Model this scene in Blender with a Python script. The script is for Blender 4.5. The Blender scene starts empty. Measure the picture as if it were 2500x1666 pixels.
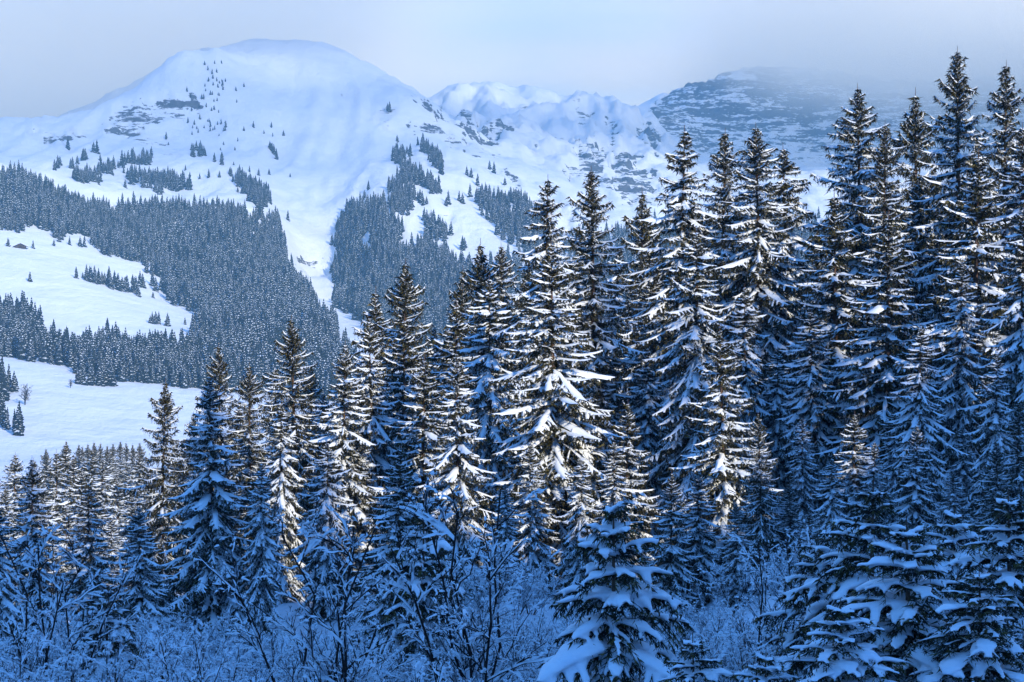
import bpy, math, numpy as np
from mathutils import Vector

R = math.radians
PX = (18.0 / 70.0) / 1250.0        # tangent per photo pixel, 70 mm lens on a 36 mm frame
scene = bpy.context.scene
col = scene.collection

# ------------------------------------------------------------------ camera
cam = bpy.data.cameras.new("camera"); cam.lens = 70; cam.sensor_width = 36
cam.clip_start = 0.5; cam.clip_end = 60000
cam_o = bpy.data.objects.new("camera", cam); col.objects.link(cam_o)
cam_o.location = (0, 0, 0); cam_o.rotation_euler = (R(90), 0, 0)
scene.camera = cam_o

# ------------------------------------------------------------------ sky and sun
SUN_EL, SUN_AZ = 23.0, 150.0       # azimuth clockwise from +Y: sun to the right, behind the camera
to_sun = Vector((math.sin(R(SUN_AZ)) * math.cos(R(SUN_EL)), math.cos(R(SUN_AZ)) * math.cos(R(SUN_EL)), math.sin(R(SUN_EL))))
world = bpy.data.worlds.new("World"); scene.world = world; world.use_nodes = True
wn, wl = world.node_tree.nodes, world.node_tree.links
wn.clear()
w_out = wn.new('ShaderNodeOutputWorld'); w_bg = wn.new('ShaderNodeBackground')
sky = wn.new('ShaderNodeTexSky'); sky.sky_type = 'NISHITA'; sky.sun_disc = False
sky.sun_elevation = R(SUN_EL); sky.sun_rotation = R(SUN_AZ); sky.altitude = 1400
sky.air_density = 1.0; sky.dust_density = 0.2; sky.ozone_density = 4.0
w_bg.inputs['Strength'].default_value = 0.15
w_tc = wn.new('ShaderNodeTexCoord'); w_sep = wn.new('ShaderNodeSeparateXYZ')
wl.new(w_tc.outputs['Generated'], w_sep.inputs[0])
w_map = wn.new('ShaderNodeMapping'); w_map.inputs['Scale'].default_value = (1.4, 1.4, 9.0)
w_map.inputs['Location'].default_value = (0.35, 0.0, 0.3)
wl.new(w_tc.outputs['Generated'], w_map.inputs[0])
w_noise = wn.new('ShaderNodeTexNoise'); w_noise.inputs['Scale'].default_value = 2.2
w_noise.inputs['Detail'].default_value = 5; w_noise.inputs['Roughness'].default_value = 0.48
wl.new(w_map.outputs[0], w_noise.inputs['Vector'])
def wmath(op, a, b, clamp=False):
    n = wn.new('ShaderNodeMath'); n.operation = op; n.use_clamp = clamp
    for i, s in enumerate((a, b)):
        if isinstance(s, (int, float)): n.inputs[i].default_value = s
        else: wl.new(s, n.inputs[i])
    return n.outputs[0]
# low cloud deck near the horizon, opening to blue sky overhead
def wramp(fac, pts):
    n = wn.new('ShaderNodeValToRGB'); e = n.color_ramp.elements
    while len(e) < len(pts): e.new(0.5)
    for el, (p, c) in zip(e, pts):
        el.position = p; el.color = (*c, 1) if len(c) == 3 else c
    wl.new(fac, n.inputs[0]); return n
cover_h = wramp(w_sep.outputs['Z'], [(0.0, (1, 1, 1)), (0.15, (.93, .93, .93)), (0.22, (.3, .3, .3)), (0.36, (.0, .0, .0))])
cover = wmath('MULTIPLY', cover_h.outputs[0], wmath('ADD', wmath('MULTIPLY', w_noise.outputs[0], 0.75), 0.6), True)
# cloud colour: greyer blue to the left and at the top, pale in the middle and right
ratio = wmath('DIVIDE', w_sep.outputs['X'], wmath('MAXIMUM', w_sep.outputs['Y'], 0.05))
side = wmath('ADD', wmath('MULTIPLY', ratio, 1.9), wmath('ADD', wmath('MULTIPLY', w_noise.outputs[0], 1.1), -0.03), True)
CLOUD_A, CLOUD_B = (0.7, 1.4, 2.3), (6.0, 5.2, 4.0)
cl = wn.new('ShaderNodeMix'); cl.data_type = 'RGBA'
cl.inputs[6].default_value = (*CLOUD_A, 1); cl.inputs[7].default_value = (*CLOUD_B, 1)
wl.new(side, cl.inputs[0])
dim = wn.new('ShaderNodeMix'); dim.data_type = 'RGBA'; dim.blend_type = 'MULTIPLY'; dim.inputs[0].default_value = 1
hr = wramp(w_sep.outputs['Z'], [(0.0, (1, 1, 1)), (0.11, (1, 1, 1)), (0.165, (.84, .87, .93)), (0.3, (.6, .65, .8))])
wl.new(cl.outputs[2], dim.inputs[6]); wl.new(hr.outputs[0], dim.inputs[7])
blue = wn.new('ShaderNodeMix'); blue.data_type = 'RGBA'; blue.blend_type = 'MULTIPLY'; blue.inputs[0].default_value = 1
wl.new(sky.outputs[0], blue.inputs[6]); blue.inputs[7].default_value = (0.74, 1.34, 1.74, 1)
mx = wn.new('ShaderNodeMix'); mx.data_type = 'RGBA'
wl.new(cover, mx.inputs[0]); wl.new(blue.outputs[2], mx.inputs[6]); wl.new(dim.outputs[2], mx.inputs[7])
wl.new(mx.outputs[2], w_bg.inputs[0]); wl.new(w_bg.outputs[0], w_out.inputs[0])

sun = bpy.data.lights.new("sun", 'SUN'); sun.energy = 3.5; sun.angle = R(0.5); sun.color = (1.0, 0.86, 0.63)
sun_o = bpy.data.objects.new("sun", sun); col.objects.link(sun_o)
sun_o.rotation_euler = to_sun.to_track_quat('Z', 'Y').to_euler(); sun_o.location = (60, -60, 90)

vs = scene.view_settings
scene.display_settings.display_device = 'sRGB'
vs.view_transform = 'Standard'; vs.look = 'None'; vs.gamma = 1; vs.use_curve_mapping = False; vs.exposure = 0.8
scene.cycles.max_bounces = 7; scene.cycles.diffuse_bounces = 2; scene.cycles.glossy_bounces = 1
scene.cycles.transmission_bounces = 1; scene.cycles.volume_bounces = 5; scene.cycles.transparent_max_bounces = 6
scene.cycles.use_denoising = True; scene.cycles.caustics_reflective = False; scene.cycles.caustics_refractive = False
scene.cycles.volume_step_rate = 1.0; scene.cycles.volume_max_steps = 128

# ------------------------------------------------------------------ materials
def mat(name):
    m = bpy.data.materials.new(name); m.use_nodes = True
    nt = m.node_tree; b = nt.nodes['Principled BSDF']; return m, nt, b
def N(nt, t, **kw):
    n = nt.nodes.new(t)
    for k, v in kw.items(): setattr(n, k, v)
    return n
def noise(nt, scale, detail=4, rough=0.55, coord='Object', scl=None):
    tc = N(nt, 'ShaderNodeTexCoord'); n = N(nt, 'ShaderNodeTexNoise')
    n.inputs['Scale'].default_value = scale; n.inputs['Detail'].default_value = detail; n.inputs['Roughness'].default_value = rough
    src = tc.outputs[coord]
    if scl:
        mp = N(nt, 'ShaderNodeMapping'); mp.inputs['Scale'].default_value = scl
        nt.links.new(src, mp.inputs[0]); src = mp.outputs[0]
    nt.links.new(src, n.inputs['Vector']); return n.outputs[0]
def ramp(nt, fac, pts, interp='LINEAR'):
    n = N(nt, 'ShaderNodeValToRGB'); n.color_ramp.interpolation = interp; e = n.color_ramp.elements
    while len(e) < len(pts): e.new(0.5)
    for el, (p, c) in zip(e, pts): el.position = p; el.color = (*c, 1)
    nt.links.new(fac, n.inputs[0]); return n.outputs[0]
def mixc(nt, fac, a, b, blend='MIX'):
    n = N(nt, 'ShaderNodeMix', data_type='RGBA', blend_type=blend)
    for i, s in ((0, fac), (6, a), (7, b)):
        if isinstance(s, (int, float)): n.inputs[i].default_value = s
        elif isinstance(s, tuple): n.inputs[i].default_value = (*s, 1)
        else: nt.links.new(s, n.inputs[i])
    return n.outputs[2]
def M_(nt, op, a, b=0.0, clamp=False):
    n = N(nt, 'ShaderNodeMath', operation=op, use_clamp=clamp)
    for i, s in enumerate((a, b)):
        if isinstance(s, (int, float)): n.inputs[i].default_value = s
        else: nt.links.new(s, n.inputs[i])
    return n.outputs[0]
def bump(nt, b, h, strength, dist):
    n = N(nt, 'ShaderNodeBump'); n.inputs['Strength'].default_value = strength; n.inputs['Distance'].default_value = dist
    nt.links.new(h, n.inputs['Height']); nt.links.new(n.outputs[0], b.inputs['Normal'])

SNOW = (0.80, 0.86, 0.93)
def snow_material():
    m, nt, b = mat("fresh_snow")
    n = noise(nt, 3.0, 5, 0.6)
    c = ramp(nt, n, [(0.3, (0.74, 0.81, 0.90)), (0.7, (0.84, 0.89, 0.94))])
    nt.links.new(c, b.inputs['Base Color']); b.inputs['Roughness'].default_value = 0.75
    b.inputs['Specular IOR Level'].default_value = 0.2
    bump(nt, b, noise(nt, 9.0, 4, 0.6), 0.5, 0.05); return m
def needle_material():
    m, nt, b = mat("frosted_spruce_needles")
    n = noise(nt, 5.0, 3); c = ramp(nt, n, [(0.38, (0.006, 0.010, 0.007)), (0.53, (0.022, 0.024, 0.010)), (0.64, (0.14, 0.115, 0.035))])
    f = noise(nt, 11.0, 3, 0.7); fr = ramp(nt, f, [(0.60, (0, 0, 0)), (0.66, (.65, .65, .65))])
    nt.links.new(mixc(nt, fr, c, (0.72, 0.78, 0.86)), b.inputs['Base Color'])
    b.inputs['Roughness'].default_value = 0.7; b.inputs['Specular IOR Level'].default_value = 0.15; return m
def plain(name, c1, c2, scale, rough=0.85):
    m, nt, b = mat(name)
    n = noise(nt, scale, 4, 0.6); nt.links.new(ramp(nt, n, [(0.3, c1), (0.7, c2)]), b.inputs['Base Color'])
    b.inputs['Roughness'].default_value = rough; b.inputs['Specular IOR Level'].default_value = 0.2
    bump(nt, b, n, 0.4, 0.02); return m
M_SNOW = snow_material(); M_NEEDLE = needle_material()
M_BARK = plain("spruce_bark", (0.05, 0.035, 0.028), (0.16, 0.10, 0.07), 6.0)
M_TWIG = plain("bare_twig_bark", (0.010, 0.009, 0.010), (0.035, 0.028, 0.026), 8.0)
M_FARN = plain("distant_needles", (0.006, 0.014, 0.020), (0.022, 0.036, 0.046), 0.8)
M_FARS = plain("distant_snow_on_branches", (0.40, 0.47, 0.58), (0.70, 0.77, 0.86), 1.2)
M_LOG = plain("weathered_logs", (0.03, 0.022, 0.018), (0.09, 0.06, 0.045), 1.5)

# ------------------------------------------------------------------ object helpers
def tag(o, label=None, cat=None, group=None, kind=None):
    if label: o['label'] = label
    if cat: o['category'] = cat
    if group: o['group'] = group
    if kind: o['kind'] = kind
    return o
def mesh_np(name, V, F, mats, fmat=None, smooth=True):
    """V (n,3); F list of index arrays (m,3) or (m,4)."""
    me = bpy.data.meshes.new(name)
    V = np.ascontiguousarray(V, np.float32)
    loops = np.concatenate([f.reshape(-1) for f in F]).astype(np.int32)
    tot = np.concatenate([np.full(len(f), f.shape[1]) for f in F]).astype(np.int32)
    start = np.concatenate([[0], np.cumsum(tot)[:-1]]).astype(np.int32)
    me.vertices.add(len(V)); me.vertices.foreach_set('co', V.ravel())
    me.loops.add(len(loops)); me.loops.foreach_set('vertex_index', loops)
    me.polygons.add(len(tot)); me.polygons.foreach_set('loop_start', start); me.polygons.foreach_set('loop_total', tot)
    if fmat is not None: me.polygons.foreach_set('material_index', fmat.astype(np.int32))
    me.polygons.foreach_set('use_smooth', np.full(len(tot), smooth))
    for m in mats: me.materials.append(m)
    me.update(calc_edges=True); me.validate()
    return me
def link(name, data, parent=None):
    o = bpy.data.objects.new(name, data); col.objects.link(o)
    if parent: o.parent = parent
    return o

class Geo:
    def __init__(s): s.V = []; s.F = []; s.n = 0
    def add(s, V, F):
        if len(V) == 0: return
        s.V.append(V); s.F.append(F + s.n); s.n += len(V)
    def mesh(s, name, mats, smooth=True):
        return mesh_np(name, np.concatenate(s.V), s.F, mats, None, smooth)

def nrm(a): return a / np.maximum(np.linalg.norm(a, axis=-1, keepdims=True), 1e-9)
def sides(C):
    """tangent and horizontal side vector of polylines C (n,k,3)"""
    T = np.empty_like(C); T[:, 1:-1] = C[:, 2:] - C[:, :-2]; T[:, 0] = C[:, 1] - C[:, 0]; T[:, -1] = C[:, -1] - C[:, -2]
    T = nrm(T); S = np.cross(T, np.array([0, 0, 1.0]))
    bad = np.linalg.norm(S, axis=-1) < 1e-3; S[bad] = (1, 0, 0)
    return T, nrm(S)
def grid_faces(n, k, c, closed=False):
    """n strips of k rings with c points"""
    base = (np.arange(n) * k * c)[:, None, None]; a = np.arange(k - 1)[None, :, None] * c
    cc = c if closed else c - 1
    j = np.arange(cc)[None, None, :]; j2 = (j + 1) % c
    q = np.stack([base + a + j, base + a + j2, base + a + c + j2, base + a + c + j], -1)
    return q.reshape(-1, 4)
def snow_strip(g, C, w, h, rng, prof=3, jit=0.15):
    """draped ridge of snow along the polylines C; w half width, h height (n,k)"""
    n, k, _ = C.shape
    T, S = sides(C); U = nrm(np.cross(S, T))
    U = np.where(U[..., 2:] < 0, -U, U)
    if prof == 3: cs = [(-1, -.35), (0, 1), (1, -.35)]
    elif prof == 4: cs = [(-1, -.4), (-.5, .85), (.5, .85), (1, -.4)]
    else: cs = [(-1, -.5), (-.72, .55), (0, 1), (.72, .55), (1, -.5)]
    P = np.stack([C + S * (w * a)[..., None] + U * (h * b)[..., None] for a, b in cs], 2)
    P = P + rng.normal(0, 1, P.shape) * (w * jit)[:, :, None, None]
    g.add(P.reshape(-1, 3), grid_faces(n, k, len(cs)))
def tube(g, C, r, sidesn=3):
    n, k, _ = C.shape
    T, S = sides(C); U = nrm(np.cross(S, T))
    P = np.stack([C + S * (r * math.cos(2 * math.pi * i / sidesn))[..., None] + U * (r * math.sin(2 * math.pi * i / sidesn))[..., None] for i in range(sidesn)], 2)
    g.add(P.reshape(-1, 3), grid_faces(n, k, sidesn, True))
def lerp_poly(C, idx, t):
    """points at parameter t (m) on the polylines idx (m) of C"""
    k = C.shape[1]; f = np.clip(t, 0, 0.9999) * (k - 1); i = f.astype(int); f = (f - i)[:, None]
    return C[idx, i] * (1 - f) + C[idx, i + 1] * f
def teeth(g, C, length, per_m, size, rng, down=0.7, spread=0.8, fwd=0.6, base=0.35):
    """ragged needle sprays: one thin triangle each, hanging from the polylines"""
    n = len(C); cnt = np.maximum(3, (length * per_m)).astype(int)
    idx = np.repeat(np.arange(n), cnt); m = len(idx)
    t = rng.random(m); P = lerp_poly(C, idx, t)
    T, S = sides(C); Tm, Sm = T[idx, 1], S[idx, 1]
    d = Tm * (fwd * rng.random((m, 1)) + .1) + Sm * rng.normal(0, spread, (m, 1)) + np.array([0, 0, -1.0]) * (down * (0.25 + rng.random((m, 1))))
    d = nrm(d); L = (size * (0.5 + rng.random(m)))[:, None] if np.isscalar(size) else (size[idx] * (0.5 + rng.random(m)))[:, None]
    b = nrm(Tm + rng.normal(0, .35, (m, 3))) * L * base * .5
    V = np.stack([P - b, P + b, P + d * L], 1).reshape(-1, 3)
    g.add(V, np.arange(3 * m).reshape(-1, 3))

# ------------------------------------------------------------------ spruce generator
def spruce(H, W, seed, snow=1.0, droop=0.0, dens=1.0, power=0.8, irregular=0.2, fine=1.0, upturn=22, whorl=0.46):
    """returns three meshes: trunk, foliage, snow. Base at the origin."""
    rng = np.random.default_rng(seed)
    d = 0.25; zs = []
    while d < H * 0.965: zs.append(d); d += (0.20 + whorl * min(1, d / (0.28 * H))) * rng.uniform(.8, 1.2) / dens
    Z, PH, L, HV = [], [], [], []
    ph = 0
    gap = rng.random(40) * irregular * 1.3
    for d in zs:
        nb = 4 if d < 1.5 else (6 if d < .3 * H else 7)
        ph += rng.uniform(.4, 1.0)
        Lw = W * min(1.0, (d / (H * 0.86)) ** power) + .05
        Lw *= min(1, max(.3, d / 2.0)) ** .55
        Lw *= 1 - .25 * max(0, (d / H - .86) / .14)
        for j in range(nb):
            a = ph + 2 * math.pi * j / nb + rng.normal(0, .22)
            sect = int((a % (2 * math.pi)) / (2 * math.pi) * 8) + 8 * int(d / H * 4.99)
            l = Lw * rng.uniform(1 - irregular * 1.6, 1 + irregular * .55) * (1 - gap[sect % 40] * .5)
            if rng.random() < .05 * irregular * 5: l *= 1.3
            Z.append(H - d + rng.normal(0, .20 * min(1, d / 3))); PH.append(a); L.append(l); HV.append(rng.random())
    Z, PH, L, HV = map(np.array, (Z, PH, L, HV)); nb = len(Z); dn = (H - Z) / H
    a0 = np.interp(dn, [0, .08, .25, .5, 1], [55, 34, 12, -4, -20]) - droop + rng.normal(0, 10, nb)
    sag = np.interp(dn, [0, .2, 1], [2, 14, 24]) + rng.normal(0, 5, nb) + droop * .3
    K = 8; t = np.linspace(0, 1, K)
    pitch = np.radians(a0[:, None] - sag[:, None] * np.sin(math.pi * t * .75) * 1.2 + upturn * t ** 3)
    az = PH[:, None] + rng.normal(0, .10, (nb, 1)) * t + rng.normal(0, .04, (nb, K))
    step = (L / (K - 1))[:, None]
    dx = np.cos(pitch) * np.cos(az) * step; dy = np.cos(pitch) * np.sin(az) * step; dz = np.sin(pitch) * step
    C = np.zeros((nb, K, 3)); C[:, 0, 2] = Z
    C[:, 1:, 0] = np.cumsum(dx[:, 1:], 1); C[:, 1:, 1] = np.cumsum(dy[:, 1:], 1); C[:, 1:, 2] = Z[:, None] + np.cumsum(dz[:, 1:], 1)
    T, S = sides(C)
    # side twigs
    sp = 0.17 / fine; cnt = np.maximum(3, (L / sp * 2)).astype(int)
    bi = np.repeat(np.arange(nb), cnt); m = len(bi)
    tt = rng.random(m) ** .85 * .96 + .03
    shape = (1 - tt) ** .65 * np.minimum(1, .35 + 1.8 * tt)
    tl = np.clip(L[bi] * .38 * shape * rng.uniform(.6, 1.2, m), .12, 1.25)
    O = lerp_poly(C, bi, tt); Tb = lerp_poly(T, bi, tt); Sb = lerp_poly(S, bi, tt)
    sd = np.where(rng.random(m) < .5, -1.0, 1.0)[:, None]; sw = np.radians(rng.uniform(35, 75, m))[:, None]
    D = Tb * np.cos(sw) + Sb * sd * np.sin(sw)
    hang = (rng.random(m) ** 1.6 * np.interp(dn[bi], [0, .15, .5, 1], [.1, .6, 1.3, 1.6]))[:, None]
    D = nrm(D + np.array([0, 0, -1.0]) * hang)
    s = np.linspace(0, 1, 4)[None, :, None]
    TC = O[:, None] + D[:, None] * tl[:, None, None] * s + np.array([0, 0, -1.0]) * (tl[:, None, None] * .28 * s ** 2)
    # twigs hanging straight down below the branch: the dark curtain
    ch = (L / .10).astype(int); ci = np.repeat(np.arange(nb), ch); mc = len(ci)
    tc = rng.uniform(.02, .95, mc); Oc = lerp_poly(C, ci, tc) + rng.normal(0, .05, (mc, 3))
    hl = np.interp(dn[ci], [0, .1, .4, 1], [.1, .3, .62, .8]) * rng.uniform(.4, 1.3, mc) * np.clip(L[ci] / 1.5, .4, 1)
    HC = Oc[:, None] + (np.array([0, 0, -1.0]) + rng.normal(0, .22, (mc, 1, 3))) * hl[:, None, None] * s
    fol = Geo()
    teeth(fol, C, L, 18 * fine, .30, rng)
    teeth(fol, TC, tl, 12 * fine, np.clip(tl * .42, .15, .30), rng)
    teeth(fol, HC, hl, 9, np.full(mc, .21), rng, down=1.0, spread=.5, fwd=.2)
    tube(fol, C, np.maximum(.012, (.035 * L / 3)[:, None] * (1 - t) + .008), 3)
    # snow
    sn = Geo()
    lump = 0.55 + .9 * rng.random((nb, K)); heavy = np.where(HV > .9, 1.3, np.where(HV < .2, .5, .9))[:, None]
    prof = np.sin(math.pi * np.clip(t * .93 + .05, 0, 1)) ** .45
    w = np.clip(.042 * L + .055, .07, .165)[:, None] * lump * heavy * prof * snow
    w[:, 0] *= .3; w[:, -1] = .01
    Cs = C + np.array([0, 0, 1.0]) * .03
    snow_strip(sn, Cs, w, w * rng.uniform(.5, .9, (nb, 1)), rng, 5, .13)
    keep = rng.random(m) < np.where(dn[bi] < .3, .95, .70) * min(1, snow)
    n2 = keep.sum(); k4 = np.array([.8, 1.1, 1.0, .45])
    w2 = (np.clip(tl[keep] * .14, .028, .07)[:, None] * k4 * rng.uniform(.5, 1.5, (n2, 4)) * snow) * heavy[bi[keep]] ** .6
    TS = TC[keep] * 1.0; frac = rng.uniform(.55, .85, (n2, 1, 1)); TS = O[keep][:, None] + (TS - O[keep][:, None]) * frac
    snow_strip(sn, TS + np.array([0, 0, .02]), w2, w2 * .75, rng, 3, .25)
    # trunk, leader and snow plastered at the top
    tr = Geo(); kz = np.linspace(0, H, 14)
    r = np.interp(kz, [0, .8, H * .5, H], [H * .014, H * .0115, H * .0065, .012])
    TCn = np.stack([rng.normal(0, .02, 14).cumsum() * .5, rng.normal(0, .02, 14).cumsum() * .5, kz], -1)[None]; TCn[0, -1, :2] = 0; TCn[:, :, :2] *= .5
    a = np.linspace(0, 2 * math.pi, 9)[:-1]
    P = np.stack([TCn[0, :, None, 0] + r[:, None] * np.cos(a), TCn[0, :, None, 1] + r[:, None] * np.sin(a), np.repeat(kz[:, None], 8, 1)], -1)
    P[0, :, 2] = -1.5; P[-1, :, 2] = H + .35
    tr.add(P.reshape(-1, 3), grid_faces(1, 14, 8, True))
    return (tr.mesh("spruce_trunk", [M_BARK]), fol.mesh("spruce_foliage", [M_NEEDLE], False), sn.mesh("spruce_snow", [M_SNOW]))

def remeshed(g, voxel, smooth_it=1):
    me = g.mesh("snow_load", [M_SNOW]); o = bpy.data.objects.new("snow_load_build", me); col.objects.link(o)
    md = o.modifiers.new("r", 'REMESH'); md.mode = 'VOXEL'; md.voxel_size = voxel; md.use_smooth_shade = True
    ms = o.modifiers.new("s", 'SMOOTH'); ms.iterations = smooth_it; ms.factor = .5
    dg = bpy.context.evaluated_depsgraph_get(); dg.update()
    out = bpy.data.meshes.new_from_object(o.evaluated_get(dg)); bpy.data.objects.remove(o)
    out.name = "young_spruce_snow"; out.materials.clear(); out.materials.append(M_SNOW)
    return out
def closed_blob(g, C, w, h, rng, seg=8):
    n, k, _ = C.shape; T, S = sides(C); U = nrm(np.cross(S, T)); U = np.where(U[..., 2:] < 0, -U, U)
    P = np.stack([C + S * (w * math.cos(2 * math.pi * i / seg))[..., None] + U * (h * (math.sin(2 * math.pi * i / seg) * .8 + .45))[..., None] for i in range(seg)], 2)
    base = g.n; g.add(P.reshape(-1, 3), grid_faces(n, k, seg, True))
    for ring in (0, k - 1):
        a = (np.arange(n) * k * seg + ring * seg)[:, None] + np.arange(seg)[None]
        if ring == 0: a = a[:, ::-1]
        g.F.append(a + base)
def young_spruce(H, W, seed, snow=1.0, voxel=.04):
    """young spruce bowed down by thick smooth loads of snow"""
    rng = np.random.default_rng(seed)
    Z, PH, L = [], [], []; d = .25; ph = 0
    while d < H * .95:
        nb = 5 if d < 1.5 else 7
        ph += rng.uniform(.3, .9)
        for j in range(nb):
            Z.append(H - d + rng.normal(0, .05)); PH.append(ph + 2 * math.pi * j / nb + rng.normal(0, .2))
            L.append((W * min(1, (d / (H * .8)) ** .78) + .08) * rng.uniform(.72, 1.15))
        d += min(.62, .28 + .12 * d)
    Z, PH, L = map(np.array, (Z, PH, L)); nb = len(Z); dn = (H - Z) / H
    K = 7; t = np.linspace(0, 1, K)
    a0 = np.interp(dn, [0, .12, .4, 1], [45, 24, 4, -8]) + rng.normal(0, 6, nb)
    sag = np.interp(dn, [0, .25, 1], [5, 38, 55]) * rng.uniform(.7, 1.2, nb)
    pitch = np.radians(a0[:, None] - sag[:, None] * t ** 1.3)
    az = PH[:, None] + rng.normal(0, .12, (nb, 1)) * t
    st = (L / (K - 1))[:, None]
    C = np.zeros((nb, K, 3)); C[:, 0, 2] = Z
    C[:, 1:, 0] = np.cumsum((np.cos(pitch) * np.cos(az) * st)[:, 1:], 1); C[:, 1:, 1] = np.cumsum((np.cos(pitch) * np.sin(az) * st)[:, 1:], 1)
    C[:, 1:, 2] = Z[:, None] + np.cumsum((np.sin(pitch) * st)[:, 1:], 1)
    T, S = sides(C)
    cnt = np.maximum(5, (L / .085)).astype(int); bi = np.repeat(np.arange(nb), cnt); m = len(bi)
    tt = rng.random(m) * .93 + .05; shape = (1 - tt) ** .6 * np.minimum(1, .4 + 2 * tt)
    tl = np.clip(L[bi] * .52 * shape * rng.uniform(.7, 1.15, m), .10, .95)
    O = lerp_poly(C, bi, tt); Tb = lerp_poly(T, bi, tt); Sb = lerp_poly(S, bi, tt)
    sd = np.where(rng.random(m) < .5, -1.0, 1.0)[:, None]; sw = np.radians(rng.uniform(30, 65, m))[:, None]
    D = nrm(Tb * np.cos(sw) + Sb * sd * np.sin(sw) + np.array([0, 0, -1.0]) * rng.uniform(0, .8, (m, 1)))
    s = np.linspace(0, 1, 5)[None, :, None]
    TC = O[:, None] + D[:, None] * tl[:, None, None] * s + np.array([0, 0, -1.0]) * (tl[:, None, None] * .6 * s ** 2)
    fol = Geo()
    teeth(fol, C, L, 60, .13, rng, base=.3); teeth(fol, TC, tl, 55, .12, rng, base=.28, down=.6, spread=.8)
    # under-twigs
    hm = rng.random(m) < .6; HC = TC[hm][:, :, :] + np.array([0, 0, -1.0]) * (.04 + .22 * s * rng.random((hm.sum(), 1, 1)))
    teeth(fol, HC, tl[hm], 45, .12, rng, base=.28, down=1.1)
    tube(fol, C, np.maximum(.008, (.02 * L / 2)[:, None] * (1 - t) + .006), 4); tube(fol, TC, np.full((m, 5), .005), 3)
    g = Geo()
    load = np.clip(rng.normal(1, .35, nb), .25, 1.7)
    prof = np.array([.5, .9, 1.1, 1.15, 1.1, .85, .3])
    w = np.clip(.06 * L + .03, .04, .14)[:, None] * prof * load[:, None] * rng.uniform(.45, 1.45, (nb, K)) * snow
    closed_blob(g, C + np.array([0, 0, .03]), w, w * .62, rng)
    kp = rng.random(m) < .72; tlk = tl[kp]
    w2 = np.clip(tlk * .11, .024, .055)[:, None] * np.array([.9, 1.15, 1.1, .8, .28]) * rng.uniform(.45, 1.55, (kp.sum(), 5)) * load[bi[kp]][:, None] * snow
    closed_blob(g, TC[kp] + np.array([0, 0, .015]), w2, w2 * .8, rng, 6)
    sn = remeshed(g, voxel)
    tr = Geo(); tube(tr, np.array([[[0, 0, -1.0], [0, 0, H * .5], [0, 0, H + .25]]]), np.array([[.09, .05, .006]]), 7)
    return (tr.mesh("young_spruce_trunk", [M_BARK]), fol.mesh("young_spruce_foliage", [M_NEEDLE], False), sn)

# ------------------------------------------------------------------ bare snowy shrubs
def shrub(H, seed, stems=7, spread=.55, levels=3, kids=(7, 6, 5), snow=1.0, r0=.03):
    rng = np.random.default_rng(seed); wood, sn = Geo(), Geo()
    K = 5; s = np.linspace(0, 1, K)[None, :, None]
    az = rng.uniform(0, 2 * math.pi, stems); sp_ = rng.uniform(.1, spread, stems)
    D = nrm(np.stack([np.cos(az) * sp_, np.sin(az) * sp_, np.ones(stems)], -1)); O = D * np.array([.25, .25, 0]) - np.array([0, 0, .3])
    L = H * rng.uniform(.7, 1.05, stems); rad = np.full(stems, r0)
    for lv in range(levels + 1):
        if lv == levels: K = 3; s = np.linspace(0, 1, K)[None, :, None]
        n = len(O); side_v = rng.normal(0, 1, (n, 3)); bend = rng.uniform(.05, .22, (n, 1, 1)) * L[:, None, None]
        C = O[:, None] + D[:, None] * L[:, None, None] * s + side_v[:, None] * bend * .45 * s ** 2 - np.array([0, 0, 1.0]) * bend * s ** 2 * (0.2 + .5 * lv)
        C[:, 1:] += rng.normal(0, .02, (n, K - 1, 3)) * L[:, None, None]
        rr = rad[:, None] * np.linspace(1, .45, K)
        tube(wood, C, rr, 5 if lv == 0 else 3)
        flat = 1 - np.abs(D[:, 2]); ok = (rng.random(n) < np.clip(flat * 1.6, 0, .8) * snow)
        if ok.any():
            Cs = C[ok] + np.array([0, 0, 1.0]) * rr[ok][..., None] * .8
            w = (rr[ok] * .9 + .006 + .028 * rng.random((ok.sum(), K)) ** 2 * (1 + .5 * (lv > 0))) * np.interp(np.linspace(0, 1, K), [0, .25, .75, 1], [.6, 1, 1, .3])
            snow_strip(sn, Cs, w, w * 1.3, rng, 3, .2)
        if lv in (1, 2):   # lumps of snow caught in the forks
            pk = rng.random(n) < (.6 if lv == 1 else .4)
            w = rng.uniform(.02, .055, (pk.sum(), 1)) * np.array([.5, 1.1, 1.2, .9, .4]) * rng.uniform(.7, 1.3, (pk.sum(), K)) * snow
            Cl = C[pk][:, :1] + (C[pk] - C[pk][:, :1]) * .45 + np.array([0, 0, .02])
            snow_strip(sn, Cl, w, w * 1.1, rng, 5, .2)
        if lv == levels: break
        c = kids[lv]; bi = np.repeat(np.arange(n), c); m = len(bi)
        tt = rng.uniform(.18 if lv == 0 else .1, .97, m); O2 = lerp_poly(C, bi, tt)
        T, S = sides(C); Tb = T[bi, 2]
        rnd = nrm(rng.normal(0, 1, (m, 3))); D2 = nrm(Tb * .75 + rnd * .75 + np.array([0, 0, .22]))
        L = L[bi] * (1 - tt * .55) * rng.uniform(.3, .55, m); rad = np.maximum(.0062, rad[bi] * .5); O, D = O2, D2
    return wood.mesh("shrub_wood", [M_TWIG]), sn.mesh("shrub_snow", [M_SNOW])

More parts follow.
